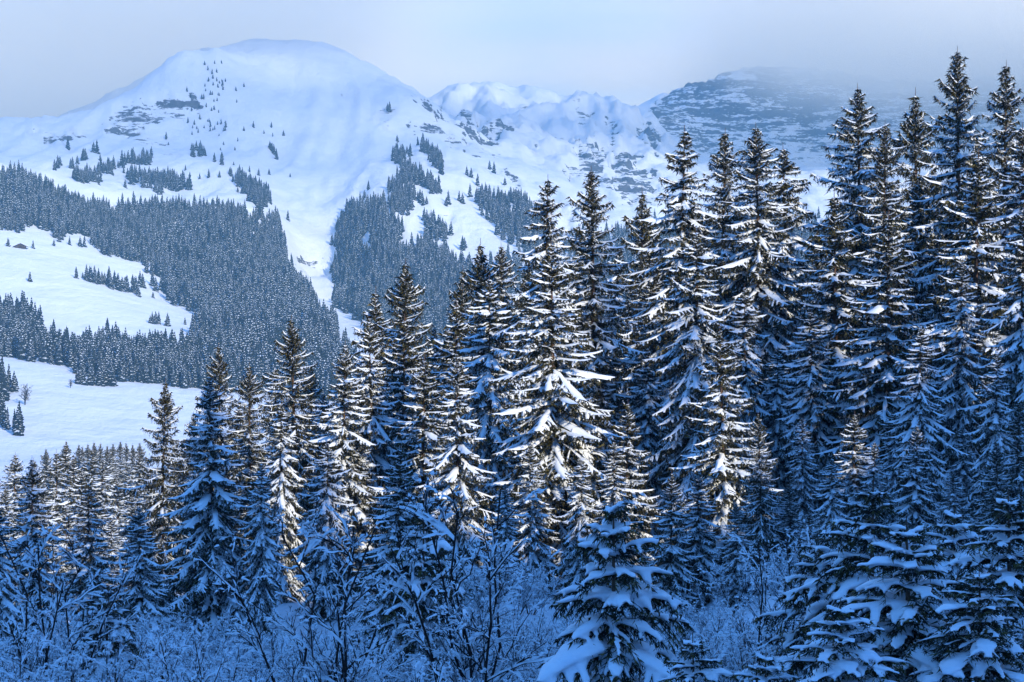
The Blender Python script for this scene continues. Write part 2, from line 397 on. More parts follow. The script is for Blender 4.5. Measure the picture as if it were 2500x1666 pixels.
# ------------------------------------------------------------------ distant spruces
def far_spruce(H, W, seed, cover=.8, layers=14):
    rng = np.random.default_rng(seed); g1, g2 = [], []
    for i in range(layers):
        d = (i + .6) / layers; z = H * (1 - d); w = W * d ** .8
        nb = 5 if i < 3 else 7
        for j in range(nb):
            a = rng.uniform(0, 2 * math.pi); l = w * rng.uniform(.7, 1.2) + .15; hw = l * .42 + .12
            c, s_ = math.cos(a), math.sin(a); dr = .35 * l + .3
            tip = (c * l, s_ * l, z - dr * rng.uniform(.6, 1.3)); L_ = (c * l * .5 - s_ * hw, s_ * l * .5 + c * hw, z - dr * .75); R_ = (c * l * .5 + s_ * hw, s_ * l * .5 - c * hw, z - dr * .75)
            top = (0, 0, z + H * .045)
            g1.append((top, L_, tip)); g1.append((top, tip, R_))
            k = H * .055; g1.append((L_, (c * l * .3, s_ * l * .3, z - dr - k * 1.8), tip)); g1.append((tip, (c * l * .3, s_ * l * .3, z - dr - k * 1.8), R_))
            up = .12
            if rng.random() < cover:
                f = rng.uniform(.35, .8); b = rng.uniform(.1, .4)
                mid = lambda p, q, x: tuple(p[e] + (q[e] - p[e]) * x for e in range(3))
                p0 = mid(top, tip, b); p1 = mid(top, tip, .5 + f * .5); pl = mid(top, L_, f); pr = mid(top, R_, f)
                lift = lambda p: (p[0] * 1.04, p[1] * 1.04, p[2] + up)
                g2.append((lift(p0), lift(pl), lift(p1))); g2.append((lift(p0), lift(p1), lift(pr)))
    V = np.array(g1 + g2).reshape(-1, 3); F = np.arange(len(V)).reshape(-1, 3)
    fm = np.concatenate([np.zeros(len(g1)), np.ones(len(g2))])
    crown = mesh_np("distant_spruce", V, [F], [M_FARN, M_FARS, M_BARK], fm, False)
    return crown

# ------------------------------------------------------------------ terrain
# control points: photo column, photo row and distance in metres of places on the ground
CP = []
def row(D, pairs): CP.extend((u, v, D) for u, v in pairs)
row(8,   [(-600, 2350), (1250, 2350), (3100, 2300)])
row(30,  [(-600, 2080), (600, 2060), (1900, 2030), (3100, 1990)])
row(50,  [(-600, 1840), (300, 1825), (1250, 1810), (2200, 1750), (3100, 1690)])
row(80,  [(-600, 1640), (300, 1615), (1250, 1532), (1900, 1440), (3100, 1330)])
row(110, [(-600, 1580), (200, 1545), (700, 1490), (1250, 1395), (1800, 1320), (2300, 1230), (3100, 1150)])
row(160, [(-600, 1560), (200, 1540), (1250, 1365), (2300, 1195), (3100, 1100)])
row(220, [(-600, 1510), (200, 1500), (1250, 1385), (2300, 1190), (3100, 1100)])
row(300, [(-600, 1450), (200, 1450), (1250, 1420), (2300, 1230), (3100, 1120)])
row(600, [(-600, 1250), (300, 1260), (1250, 1400), (2300, 1260), (3100, 1200)])
row(900, [(-600, 1185), (300, 1190), (1250, 1330), (2300, 1240), (3100, 1200)])
row(1250, [(-600, 1100), (0, 1105), (200, 1108), (500, 1130), (1250, 1230), (2300, 1180), (3100, 1150)])
row(1500, [(-600, 960), (0, 985), (60, 985), (300, 1010), (500, 1030), (1250, 1130), (2300, 1080)])
row(1720, [(-600, 890), (0, 893), (200, 915), (450, 940), (800, 960), (1250, 1020), (2300, 980)])
row(1900, [(-600, 860), (0, 862), (200, 880), (450, 900), (700, 915), (1000, 930)])
row(2080, [(-600, 800), (0, 815), (250, 840), (500, 845), (800, 860), (1250, 900), (2300, 860)])
row(2300, [(-600, 690), (0, 700), (200, 720), (400, 770), (520, 800), (700, 800), (1000, 830), (1300, 820)])
row(2500, [(-600, 600), (0, 610), (200, 650), (400, 720), (600, 745), (820, 800), (950, 800), (1200, 760)])
row(2700, [(-600, 540), (0, 548), (150, 575), (300, 620), (500, 665), (700, 690), (860, 770), (950, 730), (1150, 700)])
row(2950, [(-600, 470), (0, 470), (200, 520), (400, 580), (650, 620), (720, 690), (830, 755), (900, 650), (1100, 620), (1300, 620), (1800, 650), (2300, 600)])
row(3150, [(-600, 420), (0, 422), (200, 468), (400, 520), (650, 545), (740, 650), (800, 700), (880, 540), (1050, 540), (1300, 560)])
row(3330, [(0, 425), (150, 440), (300, 470), (500, 490), (650, 510), (750, 580), (820, 600), (900, 480), (1080, 490), (1300, 520)])
row(3550, [(-600, 430), (0, 425), (170, 425), (350, 440), (500, 440), (680, 470), (760, 510), (850, 480), (950, 430), (1150, 440), (1400, 520), (1800, 560)])
row(3800, [(-600, 400), (0, 385), (250, 375), (450, 372), (620, 400), (760, 430), (900, 400), (1030, 385), (1200, 430)])
row(4050, [(0, 330), (150, 325), (350, 310), (500, 300), (700, 330), (900, 330), (1060, 345), (1250, 410), (1500, 480), (1900, 500)])
row(4250, [(-600, 350), (0, 312), (180, 296), (260, 262), (330, 222), (390, 180), (450, 142), (500, 150), (700, 240), (900, 250), (1020, 262), (1120, 330), (1200, 375)])
row(4480, [(-600, 420), (0, 375), (200, 345), (330, 270), (420, 190), (480, 135), (600, 128), (700, 130), (800, 145), (900, 180), (1000, 232), (1100, 310), (1300, 385), (1600, 440), (2100, 450)])
row(4650, [(300, 240), (500, 128), (700, 114), (820, 132), (920, 195), (1000, 250), (1100, 325)])
row(4900, [(-600, 450), (0, 360), (400, 210), (700, 190), (900, 250), (1100, 322), (1250, 350), (1450, 400), (1700, 430), (2300, 430)])
row(5300, [(-600, 480), (200, 380), (700, 300), (1000, 300), (1150, 290), (1300, 310), (1500, 345), (1650, 400), (2000, 415)])
row(5600, [(1000, 250), (1150, 235), (1300, 262), (1420, 270), (1550, 290), (1640, 375), (1800, 410), (2400, 410)])
row(5850, [(700, 340), (1150, 240), (1300, 265), (1450, 275), (1600, 315), (1690, 375), (1900, 400), (2500, 395)])
row(6050, [(1100, 260), (1500, 285), (1640, 300), (1720, 350), (1900, 370), (2100, 375), (2500, 370)])
row(6200, [(1500, 290), (1640, 265), (1720, 275), (1830, 280), (2100, 290), (2500, 300), (3100, 320)])
row(6350, [(700, 400), (1300, 320), (1640, 245), (1750, 205), (1820, 185), (1900, 225), (2000, 215), (2100, 235), (2500, 240), (3100, 260)])
row(6700, [(0, 500), (1300, 360), (1640, 250), (1820, 175), (2100, 200), (2500, 200), (3100, 220)])
row(7600, [(-600, 700), (700, 600), (1300, 450), (1820, 300), (3100, 300)])
CP = np.array(CP, float)
LN = 2600.0
def warp(D):  # distance axis, finer where the mountain has its folds
    return np.interp(D, [5, 300, 1250, 2000, 8000], [0, 900, 1500, 2300, 9400])
def tps(r2): return np.where(r2 > 0, r2 * np.log(np.maximum(r2, 1e-12)), 0)
cx = CP[:, 0] / 1000; cy = warp(CP[:, 2]) / 1000
n = len(CP); A = tps((cx[:, None] - cx) ** 2 + (cy[:, None] - cy) ** 2) * .5 + np.eye(n) * .0012
P1 = np.stack([np.ones(n), cx, cy], 1)
MM = np.block([[A, P1], [P1.T, np.zeros((3, 3))]])
sol = np.linalg.solve(MM, np.concatenate([CP[:, 1], np.zeros(3)])); wgt, aff = sol[:n], sol[n:]
def base_row(u, D):
    sh = u.shape; qx = (np.clip(u, -620, 3120) / 1000).ravel(); qy = (warp(D) / 1000).ravel(); out = np.empty(len(qx))
    for i in range(0, len(qx), 20000):
        a, b = qx[i:i + 20000], qy[i:i + 20000]
        out[i:i + 20000] = tps((a[:, None] - cx) ** 2 + (b[:, None] - cy) ** 2) @ (wgt * .5) + aff[0] + aff[1] * a + aff[2] * b
    return out.reshape(sh)
# value noise
_rg = np.random.default_rng(5); _tab = _rg.random((256, 256))
def vnoise(x, y):
    xi = np.floor(x).astype(int); yi = np.floor(y).astype(int); fx = x - xi; fy = y - yi
    fx = fx * fx * (3 - 2 * fx); fy = fy * fy * (3 - 2 * fy)
    g = lambda i, j: _tab[i & 255, j & 255]
    return (g(xi, yi) * (1 - fx) + g(xi + 1, yi) * fx) * (1 - fy) + (g(xi, yi + 1) * (1 - fx) + g(xi + 1, yi + 1) * fx) * fy - .5
def fbm(x, y, o=4):
    s = 0; a = 1
    for i in range(o): s = s + a * vnoise(x * 2 ** i + 17 * i, y * 2 ** i + 31 * i); a *= .5
    return s
def in_poly(px, py, poly):
    r = np.zeros(px.shape, bool); n_ = len(poly); j = n_ - 1
    for i in range(n_):
        xi, yi = poly[i]; xj, yj = poly[j]
        c = ((yi > py) != (yj > py)) & (px < (xj - xi) * (py - yi) / ((yj - yi) + 1e-9) + xi); r ^= c; j = i
    return r
def band(pts, w):
    """polygon of half width w along a polyline"""
    a = [(x, y - w) for x, y in pts]; b = [(x, y + w) for x, y in pts][::-1]; return a + b
# rocky areas in photo pixels (places on the mountain) with strength
q = lambda pts: [(x * .5313, y * .5313) for x, y in pts]
ROCKS = [(q([(450, 590), (560, 500), (640, 480), (760, 450), (900, 440), (940, 490), (850, 540), (700, 570), (620, 620), (480, 610)]), 0.8),
         (q([(180, 640), (270, 610), (370, 590), (380, 610), (270, 660)]), .8), (q([(120, 620), (185, 530), (190, 560), (130, 640)]), .5),
         (q([(600, 640), (740, 620), (850, 660), (800, 720), (740, 720)]), .35), (q([(1550, 415), (1620, 415), (1620, 440), (1550, 440)]), .6),
         (q([(1890, 560), (2010, 560), (2140, 640), (2140, 680), (2040, 650), (1920, 600)]), .75),
         (q([(2060, 540), (2150, 560), (2210, 640), (2353, 620), (2353, 665), (2200, 660), (2120, 600)]), .95),
         (q([(1820, 395), (1850, 400), (2060, 545), (2040, 560)]), 1.0), (q([(1740, 480), (1810, 490), (1800, 590), (1740, 560)]), .5),
         (q([(2150, 660), (2353, 720), (2353, 900), (2250, 800)]), .38), (q([(1980, 960), (2080, 980), (2050, 1030)]), .5), (q([(1430, 1140), (1500, 1150), (1460, 1210), (1400, 1290), (1350, 1200)]), .35),
         ([(1555, 334), (1579, 308), (1606, 340), (1613, 371), (1606, 410), (1589, 392), (1566, 368)], 1.0),
         ([(1494, 422), (1514, 385), (1535, 408), (1572, 408), (1596, 442), (1600, 490), (1528, 500), (1500, 465)], 1.0),
         ([(1405, 375), (1443, 368), (1480, 395), (1490, 449), (1453, 455), (1400, 420)], .85), ([(1368, 418), (1402, 400), (1420, 432), (1385, 440)], .8),
         ([(1236, 400), (1263, 428), (1270, 475), (1246, 452)], .95), (band([(1172, 334), (1253, 345)], 6), .95), ([(1135, 294), (1154, 316), (1170, 352), (1148, 330)], 1.0),
         ([(1400, 268), (1425, 270), (1460, 330), (1445, 340), (1410, 300)], .5), ([(1480, 310), (1500, 320), (1515, 380), (1495, 370)], .75),
         ([(1260, 490), (1330, 480), (1340, 560), (1280, 560)], .65), ([(1370, 500), (1430, 490), (1440, 560), (1370, 560)], .7), ([(1300, 380), (1340, 390), (1350, 420), (1310, 410)], .45)]
def rock_field(u, v, D):
    r = np.zeros(u.shape)
    for poly, s_ in ROCKS:
        # soften the outline
        uu = u + fbm(u / 14, v / 10, 4) * 30; vv = v + fbm(u / 11 + 40, v / 8, 4) * 22
        r = np.maximum(r, in_poly(uu, vv, poly) * s_)
    r = r * (D > 3000)
    cliff = (D > 5900) & (u + fbm(u / 30, v / 18, 4) * 70 > 1612 + np.clip((v - 240) * -.15, -40, 40)) & (u < 3200)
    r = np.where(cliff, np.maximum(r, np.clip(1.1 - (v - 235) / 260.0, .3, 1.0)), r)
    return r
def height(x, y, detail=True):
    """ground height at world x, y"""
    D = np.sqrt(x * x + y * y); D = np.maximum(D, 3.0)
    ang = np.arctan2(x, y)
    yy = np.maximum(y, D * .35)
    u = 1250 + np.tan(np.clip(ang, -1.2, 1.2)) / PX
    v = base_row(u, D)
    dist = np.where(np.abs(ang) < 1.2, np.maximum(y, 1), D)
    z = -(v - 833) * PX * np.where(np.abs(ang) < .5, np.maximum(y, np.minimum(D, 9) * 0 + 7), np.maximum(D * .88, 7))
    # behind the camera the slope stays near the camera's own foot
    k = np.clip((np.abs(ang) - .75) / .8, 0, 1); k = k * k * (3 - 2 * k)
    z = z * (1 - k) + k * (-2.5 - .02 * D)
    # unseen hill added behind the camera's right, shaped to keep low sun off the glade
    ca, sa = math.cos(R(60)), math.sin(R(60)); px_, py_ = (x - KN_X) * ca - (y - KN_Y) * sa, (x - KN_X) * sa + (y - KN_Y) * ca
    z = z + (KN_H - 12 * np.exp(-((py_ + 5) / 8) ** 2)) * np.exp(-((px_ / 40) ** 2 + (py_ / 150) ** 4))  # saddle cut in the crest so sun reaches the central spruces
    m = np.clip((D - 2500) / 900, 0, 1)
    z = z + m * (fbm(x / 260, y / 260, 5) * 18 + (.5 - np.abs(fbm(x / 75 + 3, y / 420, 5))) * 30) + np.clip((D - 1200) / 800, .0, 1) * fbm(x / 420 + 9, y / 420, 2) * 10 * (1 - m)
    z = z + np.clip(D / 60, .2, 1) * np.clip(1 - (D - 700) / 500, 0, 1) * fbm(x / 6.0, y / 6.0, 4) * .9
    return z, u, v
KN_X, KN_Y, KN_H = 98.0, -52.0, 76.0  # crest position and height of the unseen added shade hill

ang_f = np.linspace(-.33, .33, 400); ang_s = np.concatenate([np.linspace(.35, .8, 24), np.linspace(.86, math.pi, 22)])
ANG = np.concatenate([-ang_s[::-1][1:], ang_f, ang_s])
RAD = np.concatenate([[.5, 3], np.geomspace(8, 420, 110), np.geomspace(432, 1200, 45), np.arange(1215, 2300, 22), np.arange(2315, 6800, 14), np.linspace(6830, 7650, 10)])
AA, RR = np.meshgrid(ANG, RAD, indexing='ij'); X = np.sin(AA) * RR; Y = np.cos(AA) * RR
Zt, Ut, Vt = height(X, Y)
vis_v = 833 - Zt / np.maximum(Y, 1) / PX
rock = rock_field(Ut, vis_v, RR) * (np.abs(AA) < .5)
rg = np.clip(rock, 0, 1)
U2 = 1250 + np.tan(np.clip(AA, -1.2, 1.2)) / PX
crag = np.clip((U2 - 1040) / 90, 0, 1) * np.clip((1680 - U2) / 90, 0, 1) * np.clip((RR - 4200) / 500, 0, 1) * np.clip((6100 - RR) / 300, 0, 1)
rid = .5 - np.abs(fbm(X / 130 + 2, Y / 330, 5))
Zt = Zt + crag * (rid * 105 - 20 + (.4 - np.abs(fbm(X / 42, Y / 130, 4))) * 34)
rg = np.clip(rg + crag * np.clip((np.abs(fbm(X / 130 + 2, Y / 330, 5)) - .34) * 4, 0, .45), 0, 1)
big = np.clip((RR - 5200) / 500, 0, 1)
Zt = Zt + rg * (fbm(X / 45, Y / 45, 3) * 14 + np.abs(fbm(X / 14, Y / 14, 3)) * 9 - 3)
stp = 15 + 13 * big; zz = (Zt + fbm(X / 120, Y / 120, 3) * 26) / stp; fr = zz - np.floor(zz)
ter = (np.floor(zz) + np.clip((fr - .62) / .38, 0, 1) ** .8) * stp - fbm(X / 120, Y / 120, 3) * 26
Zt = Zt + np.clip(rg * 1.3, 0, .95) * (ter - Zt)
na, nr = AA.shape
Vg = np.stack([X, Y, Zt], -1).reshape(-1, 3)
i = np.arange(na)[:, None]; j = np.arange(nr - 1)[None]; i2 = (i + 1) % na
Fg = np.stack([i * nr + j, i2 * nr + j, i2 * nr + j + 1, i * nr + j + 1], -1).reshape(-1, 4)[:, ::-1]
ground_me = mesh_np("ground", Vg, [Fg], [])
at = ground_me.attributes.new("rock", 'FLOAT', 'POINT'); at.data.foreach_set('value', rg.reshape(-1).astype(np.float32))

def ground_material():
    m, nt, b = mat("snow_and_rock")
    an = N(nt, 'ShaderNodeAttribute', attribute_name="rock")
    geo = N(nt, 'ShaderNodeNewGeometry'); sp = N(nt, 'ShaderNodeSeparateXYZ'); nt.links.new(geo.outputs['Normal'], sp.inputs[0])
    # strata: noise stretched along the beds
    st = noise(nt, 1.0, 7, 0.62, 'Object', (0.008, 0.008, 0.06))
    fine = noise(nt, 1.0, 6, 0.7, 'Object', (0.045, 0.045, 0.16))
    steep = M_(nt, 'SUBTRACT', 1.0, sp.outputs['Z'])
    k = M_(nt, 'ADD', M_(nt, 'MULTIPLY', an.outputs['Fac'], 0.46), M_(nt, 'MULTIPLY', M_(nt, 'SUBTRACT', M_(nt, 'ADD', st, fine), 1.0), 1.5))
    k = M_(nt, 'ADD', k, M_(nt, 'MULTIPLY', steep, .45))
    fac = ramp(nt, k, [(0.42, (0, 0, 0)), (0.48, (1, 1, 1))])
    fac = M_(nt, 'MULTIPLY', fac, M_(nt, 'GREATER_THAN', an.outputs['Fac'], .12))
    rockc = ramp(nt, fine, [(0.3, (0.035, 0.045, 0.06)), (0.7, (0.13, 0.14, 0.16))])
    sc = ramp(nt, noise(nt, .02, 6, .6), [(0.3, (0.66, 0.72, 0.81)), (0.7, (0.74, 0.79, 0.86))])
    nt.links.new(mixc(nt, fac, sc, rockc), b.inputs['Base Color'])
    b.inputs['Roughness'].default_value = .85; b.inputs['Specular IOR Level'].default_value = .15
    hh = M_(nt, 'ADD', noise(nt, .05, 6, .6, 'Object', (1, .5, 1)), M_(nt, 'MULTIPLY', noise(nt, .012, 4, .5), 1.5))
    bump(nt, b, hh, .6, 7.0)
    return m
ground_me.materials.append(ground_material())
ground = link("ground", ground_me); tag(ground, "snow covered ground, valley fields and rocky mountain slopes", "terrain", kind="structure")

def ground_z(x, y):
    z, _, _ = height(np.atleast_1d(np.asarray(x, float)), np.atleast_1d(np.asarray(y, float))); return z
def at(u, D):
    """world x, y of photo column u at depth D"""
    return (u - 1250) * PX * D, D

# ------------------------------------------------------------------ distant woods
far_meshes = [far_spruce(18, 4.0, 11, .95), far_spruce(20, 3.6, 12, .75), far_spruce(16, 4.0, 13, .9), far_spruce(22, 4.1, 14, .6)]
far_trunk = Geo(); tube(far_trunk, np.array([[[0, 0, -2.0], [0, 0, 8], [0, 0, 18]]]), np.array([[.25, .16, .03]]), 5)
far_trunk_me = far_trunk.mesh("distant_trunk", [M_BARK])
srcs = bpy.data.collections.new("distant_spruce_kinds")
for k_, me in enumerate(far_meshes):
    so = bpy.data.objects.new("distant_spruce_kind", me); srcs.objects.link(so)
def forest_nodes():
    ng = bpy.data.node_groups.new("plant_forest", 'GeometryNodeTree')
    ng.interface.new_socket("Geometry", in_out='INPUT', socket_type='NodeSocketGeometry'); ng.interface.new_socket("Geometry", in_out='OUTPUT', socket_type='NodeSocketGeometry')
    gi = ng.nodes.new('NodeGroupInput'); go = ng.nodes.new('NodeGroupOutput'); iop = ng.nodes.new('GeometryNodeInstanceOnPoints')
    ci = ng.nodes.new('GeometryNodeCollectionInfo'); ci.inputs['Collection'].default_value = srcs; ci.inputs['Separate Children'].default_value = True
    iop.inputs['Pick Instance'].default_value = True
    def att(nm, typ):
        a = ng.nodes.new('GeometryNodeInputNamedAttribute'); a.data_type = typ; a.inputs[0].default_value = nm; return a.outputs[0]
    L_ = ng.links
    L_.new(gi.outputs[0], iop.inputs['Points']); L_.new(ci.outputs[0], iop.inputs['Instance'])
    L_.new(att('pick', 'INT'), iop.inputs['Instance Index']); L_.new(att('size', 'FLOAT_VECTOR'), iop.inputs['Scale']); L_.new(att('turn', 'FLOAT_VECTOR'), iop.inputs['Rotation'])
    L_.new(iop.outputs[0], go.inputs[0]); return ng
NG = forest_nodes()
def forest(poly, D0, D1, spacing, label, seed, hs=1.0, grp="distant spruce woods"):
    rng = np.random.default_rng(seed); us = [p[0] for p in poly]
    xa, xb = (min(us) - 1250) * PX, (max(us) - 1250) * PX
    x0, x1 = min(xa * D0, xa * D1), max(xb * D0, xb * D1)
    gx, gy = np.meshgrid(np.arange(x0, x1, spacing), np.arange(D0, D1, spacing))
    gx = gx + rng.uniform(-.5, .5, gx.shape) * spacing; gy = gy + rng.uniform(-.5, .5, gy.shape) * spacing
    gx, gy = gx.ravel(), gy.ravel()
    z, u, v = height(gx, gy); vv = 833 - z / gy / PX; uu = 1250 + gx / gy / PX
    ok = in_poly(uu + fbm(gx / 30, gy / 30, 3) * 26, vv + fbm(gx / 25 + 7, gy / 25, 3) * 22, poly)
    ok &= fbm(gx / 38 + 5, gy / 55, 3) + rng.normal(0, .12, gx.shape) > -.42
    gx, gy, z = gx[ok], gy[ok], z[ok]
    m_ = len(gx)
    if m_ == 0: print("empty forest", label); return
    me = bpy.data.meshes.new("forest_points"); me.vertices.add(m_); me.vertices.foreach_set('co', np.stack([gx, gy, z], -1).ravel())
    s_ = rng.uniform(.62, 1.28, m_) * hs * (1 + fbm(gx / 60, gy / 60, 3) * .55)
    sz = np.stack([s_ * rng.uniform(.95, 1.35, m_)] * 2 + [s_], -1)
    a = me.attributes.new('size', 'FLOAT_VECTOR', 'POINT'); a.data.foreach_set('vector', sz.ravel())
    tn = np.zeros((m_, 3)); tn[:, 2] = rng.uniform(0, 6.28, m_); tn[:, :2] = rng.normal(0, .03, (m_, 2))
    a = me.attributes.new('turn', 'FLOAT_VECTOR', 'POINT'); a.data.foreach_set('vector', tn.ravel())
    a = me.attributes.new('pick', 'INT', 'POINT'); a.data.foreach_set('value', rng.integers(0, 4, m_).astype(np.int32))
    o = link("forest", me); md = o.modifiers.new("trees", 'NODES'); md.node_group = NG
    tag(o, label, "forest", grp, "stuff"); print("forest", m_, label)
ov = lambda pts: [(x * 1.0625, y * 1.0625) for x, y in pts]
forest(q([(-80, 810), (100, 820), (200, 850), (300, 910), (500, 965), (620, 970), (700, 950), (1000, 960), (1200, 980), (1300, 1020), (1325, 1190), (1335, 1260), (1410, 1370), (1530, 1500), (1700, 2000), (900, 1900), (880, 1540), (960, 1480), (900, 1430), (800, 1410), (750, 1290), (620, 1215), (480, 1165), (400, 1100), (350, 1090), (270, 1105), (250, 1070), (-80, 1055)]), 1950, 3400, 7.0, "dense snow dusted spruce forest covering the slope left of the snowy gully", 1)
forest(q([(1590, 960), (1680, 950), (1760, 940), (1800, 1010), (1860, 1090), (2000, 1150), (2150, 1250), (2280, 1350), (2400, 1500), (2400, 2000), (1950, 1800), (1720, 1520), (1610, 1440), (1540, 1400), (1515, 1230), (1560, 1020)]), 2000, 3500, 7.0, "dense spruce forest on the spur right of the snowy gully", 2)
forest(q([(1800, 850), (1880, 800), (1905, 985), (1800, 1000)]), 2900, 3900, 7.5, "compact clump of spruces above the spur forest", 3)
forest(band(q([(1810, 720), (1880, 800), (1950, 850), (2030, 890)]), 14), 2900, 4200, 8, "diagonal line of spruces climbing the spur below the ridge", 4)
forest(band(q([(1930, 660), (1980, 710), (2020, 780)]), 11), 3000, 4300, 8, "short upper line of spruces under the rocky ridge", 5)
forest(q([(2200, 900), (2353, 920), (2500, 1000), (2500, 1200), (2353, 1140), (2200, 980)]), 2400, 4300, 9, "patchy spruce wood high on the slope at the middle of the picture", 6)
forest(q([(310, 825), (420, 800), (540, 770), (700, 735), (720, 750), (560, 790), (430, 825), (330, 835)]), 3100, 4200, 8.5, "thin belt of spruces along the upper edge of the snowy bench", 7)
forest(q([(560, 810), (700, 800), (800, 820), (890, 870), (740, 880), (600, 840)]), 3000, 4200, 8.5, "loose wood of small spruces on the snowy bench", 8)
forest(q([(1040, 790), (1130, 800), (1240, 930), (1200, 960), (1130, 890), (1060, 840)]), 3000, 4000, 8, "wedge of dark spruces running down beside the bench", 9)
forest(ov([(100, 810), (250, 795), (330, 815), (470, 805), (560, 800), (800, 800), (860, 950), (620, 910), (450, 890), (330, 882), (240, 880), (200, 862), (100, 832)]), 1650, 2500, 6.5, "belt of spruces between the upper and lower snowfields", 10, 1.02)
forest(ov([(-60, 700), (0, 705), (60, 730), (105, 815), (70, 832), (-60, 820)]), 1700, 2500, 6.5, "dark spruce wood at the left edge between the two fields", 11, 1.05)
forest(ov([(-60, 870), (0, 885), (40, 905), (0, 920), (-60, 925)]), 1400, 2000, 6.5, "small wood at the left edge beside the round bare tree", 12, .95)
forest(ov([(-60, 940), (0, 965), (46, 990), (44, 1000), (0, 980), (-60, 970)]), 1250, 1700, 6.5, "corner of dark spruces at the left edge of the lower field", 13, .95)
forest(q([(1970, 990), (2050, 1060), (2060, 1100), (1980, 1080), (1930, 1010)]), 2700, 3900, 9, "straggling spruces on the snowy slope right of the spur", 14)
forest([(1190, 640), (1500, 560), (2600, 520), (2600, 900), (1500, 900), (1190, 800)], 2000, 3800, 14, "sparse spruce wood on the valley side behind the tall trees", 15)

# single distant spruces: each its own object
far_count = 0
def far_tree(u, v, label, group, s=1.0, D0=1200, D1=4600):
    """stand one distant spruce on the ground seen at photo point u, v"""
    global far_count
    D = np.linspace(D0, D1, 700); x = (u - 1250) * PX * D
    z, _, _ = height(x, D); vv = 833 - z / D / PX
    hit = np.nonzero(vv <= v)[0]
    if len(hit) == 0: return None
    k = hit[0]; me = far_meshes[far_count % 4]; o = bpy.data.objects.new("distant_spruce", None); col.objects.link(o)
    o.location = (x[k], D[k], z[k]); o.rotation_euler = (0, 0, far_count * 1.7); o.scale = (s * 1.35, s * 1.35, s)
    link("crown", me, o); link("trunk", far_trunk_me, o)
    tag(o, label, "spruce tree", group); far_count += 1; return o
rng = np.random.default_rng(77)
for x, y, s in [(575, 858, .8), (455, 845, .6), (712, 880, 1.0), (655, 862, .6), (678, 860, .6), (745, 880, .9)]:
    far_tree(x * .5313, y * .5313 + 3, "lone little spruce on the open snowy bench above the main forest", "lone spruces on the snowy bench", s)
for x, y, s in [(37, 1135, .7), (152, 1143, .5), (248, 1133, .5), (320, 1127, .6), (368, 1137, .85), (388, 1137, .7), (138, 1297, .65)]:
    far_tree(x * .5313, y * .5313, "lone little spruce on the open snowfield around the log barn", "lone spruces near the barn", s)
for k_ in range(26):
    t_ = k_ / 25; far_tree(210 + 128 * t_ + rng.normal(0, 3), 682 + 38 * t_ + rng.normal(0, 4.5), "spruce in the short row standing across the upper snowfield", "row of spruces across the upper field", rng.uniform(.75, 1.1))
for x, y, s in [(350, 1280, .65), (380, 1280, .4), (643, 1320, 1.0), (655, 1322, 1.1), (700, 1315, .9), (715, 1340, 1.0), (740, 1335, .9), (703, 1370, .5)]:
    far_tree(x * .5313, y * .5313, "spruce standing apart near the end of the row on the upper field", "spruces beside the row on the upper field", s)
for x, y, s in [(700, 1490, .6), (715, 1492, .8), (730, 1492, .7), (770, 1500, .9), (850, 1493, .4), (690, 1488, .5)]:
    far_tree(x * .5313, y * .5313, "small spruce in the little clump at the tip of the upper field", "clump at the tip of the upper field", s)
for x, y, s in [(355, 200, .7), (370, 203, .85), (385, 203, .75), (415, 205, .9), (427, 203, .8), (458, 208, 1.1), (468, 207, 1.0), (487, 205, .9), (512, 210, 1.1), (520, 208, .9), (555, 187, .9), (565, 188, .8), (850, 203, 1.0), (887, 190, .9), (700, 188, .8), (680, 185, .9)]:
    far_tree(x * .5313, 833 + y * .5313, "small spruce fringing the lower edge of the tree belt above the lower field", "spruces fringing the lower field", s * .9)
for u0, v0 in [(265, 775), (275, 760), (312, 690), (325, 775), (333, 770), (355, 755), (380, 740), (392, 735), (385, 740), (430, 700), (445, 705), (460, 740), (250, 780)]:
    far_tree(u0 * .5313, v0 * .5313, "spruce on the left shoulder of the mountain above the forest", "spruces on the left shoulder", rng.uniform(.7, 1.25))
for u0, v0 in [(1245, 690), (1250, 700), (1258, 712), (1270, 735), (1240, 685), (1018, 745), (1020, 760), (985, 745), (1020, 735)]:
    far_tree(u0 * .5313, v0 * .5313, "spruce in the small dark group on the bare face left of the gully", "small groups on the bare face", rng.uniform(.8, 1.15))
for k_ in range(20):
    far_tree((880 + rng.uniform(0, 70)) * .5313, (700 + rng.uniform(-10, 22)) * .5313, "spruce in the tight cluster on the face below the rocks", "cluster below the rocks", rng.uniform(.6, 1.0))
for k_ in range(58):
    a_, b_ = rng.normal(0, 1), rng.uniform(0, 1)
    far_tree((1010 - 60 * b_ + a_ * 55) * .5313, (290 + 340 * b_) * .5313, "stunted little spruce scattered high on the face below the summit", "stunted trees below the summit", rng.uniform(.3, .6))
for k_ in range(26):
    far_tree((700 + rng.uniform(0, 640)) * .5313, (560 + rng.uniform(0, 290)) * .5313, "lone small spruce dotted on the steep snow above the forest", "spruces dotted on the snow face", rng.uniform(.35, .75))
for u0, v0 in [(2145, 800), (2165, 810), (2195, 850), (2215, 870), (2060, 930), (2050, 940), (2110, 920), (2125, 930), (2160, 900), (1940, 920), (1945, 940), (1960, 930), (1930, 925), (2250, 770), (2270, 790), (1870, 700), (1885, 712), (1790, 505), (1780, 500), (1825, 645), (1693, 865), (1675, 910), (1690, 940), (2320, 840), (2125, 1145), (2135, 1135)]:
    far_tree(u0 * .5313, v0 * .5313 + 4, "spruce among the scattered ones on the snowy slope under the right ridge", "scattered spruces under the right ridge", rng.uniform(.75, 1.2))
print("far individuals", far_count)

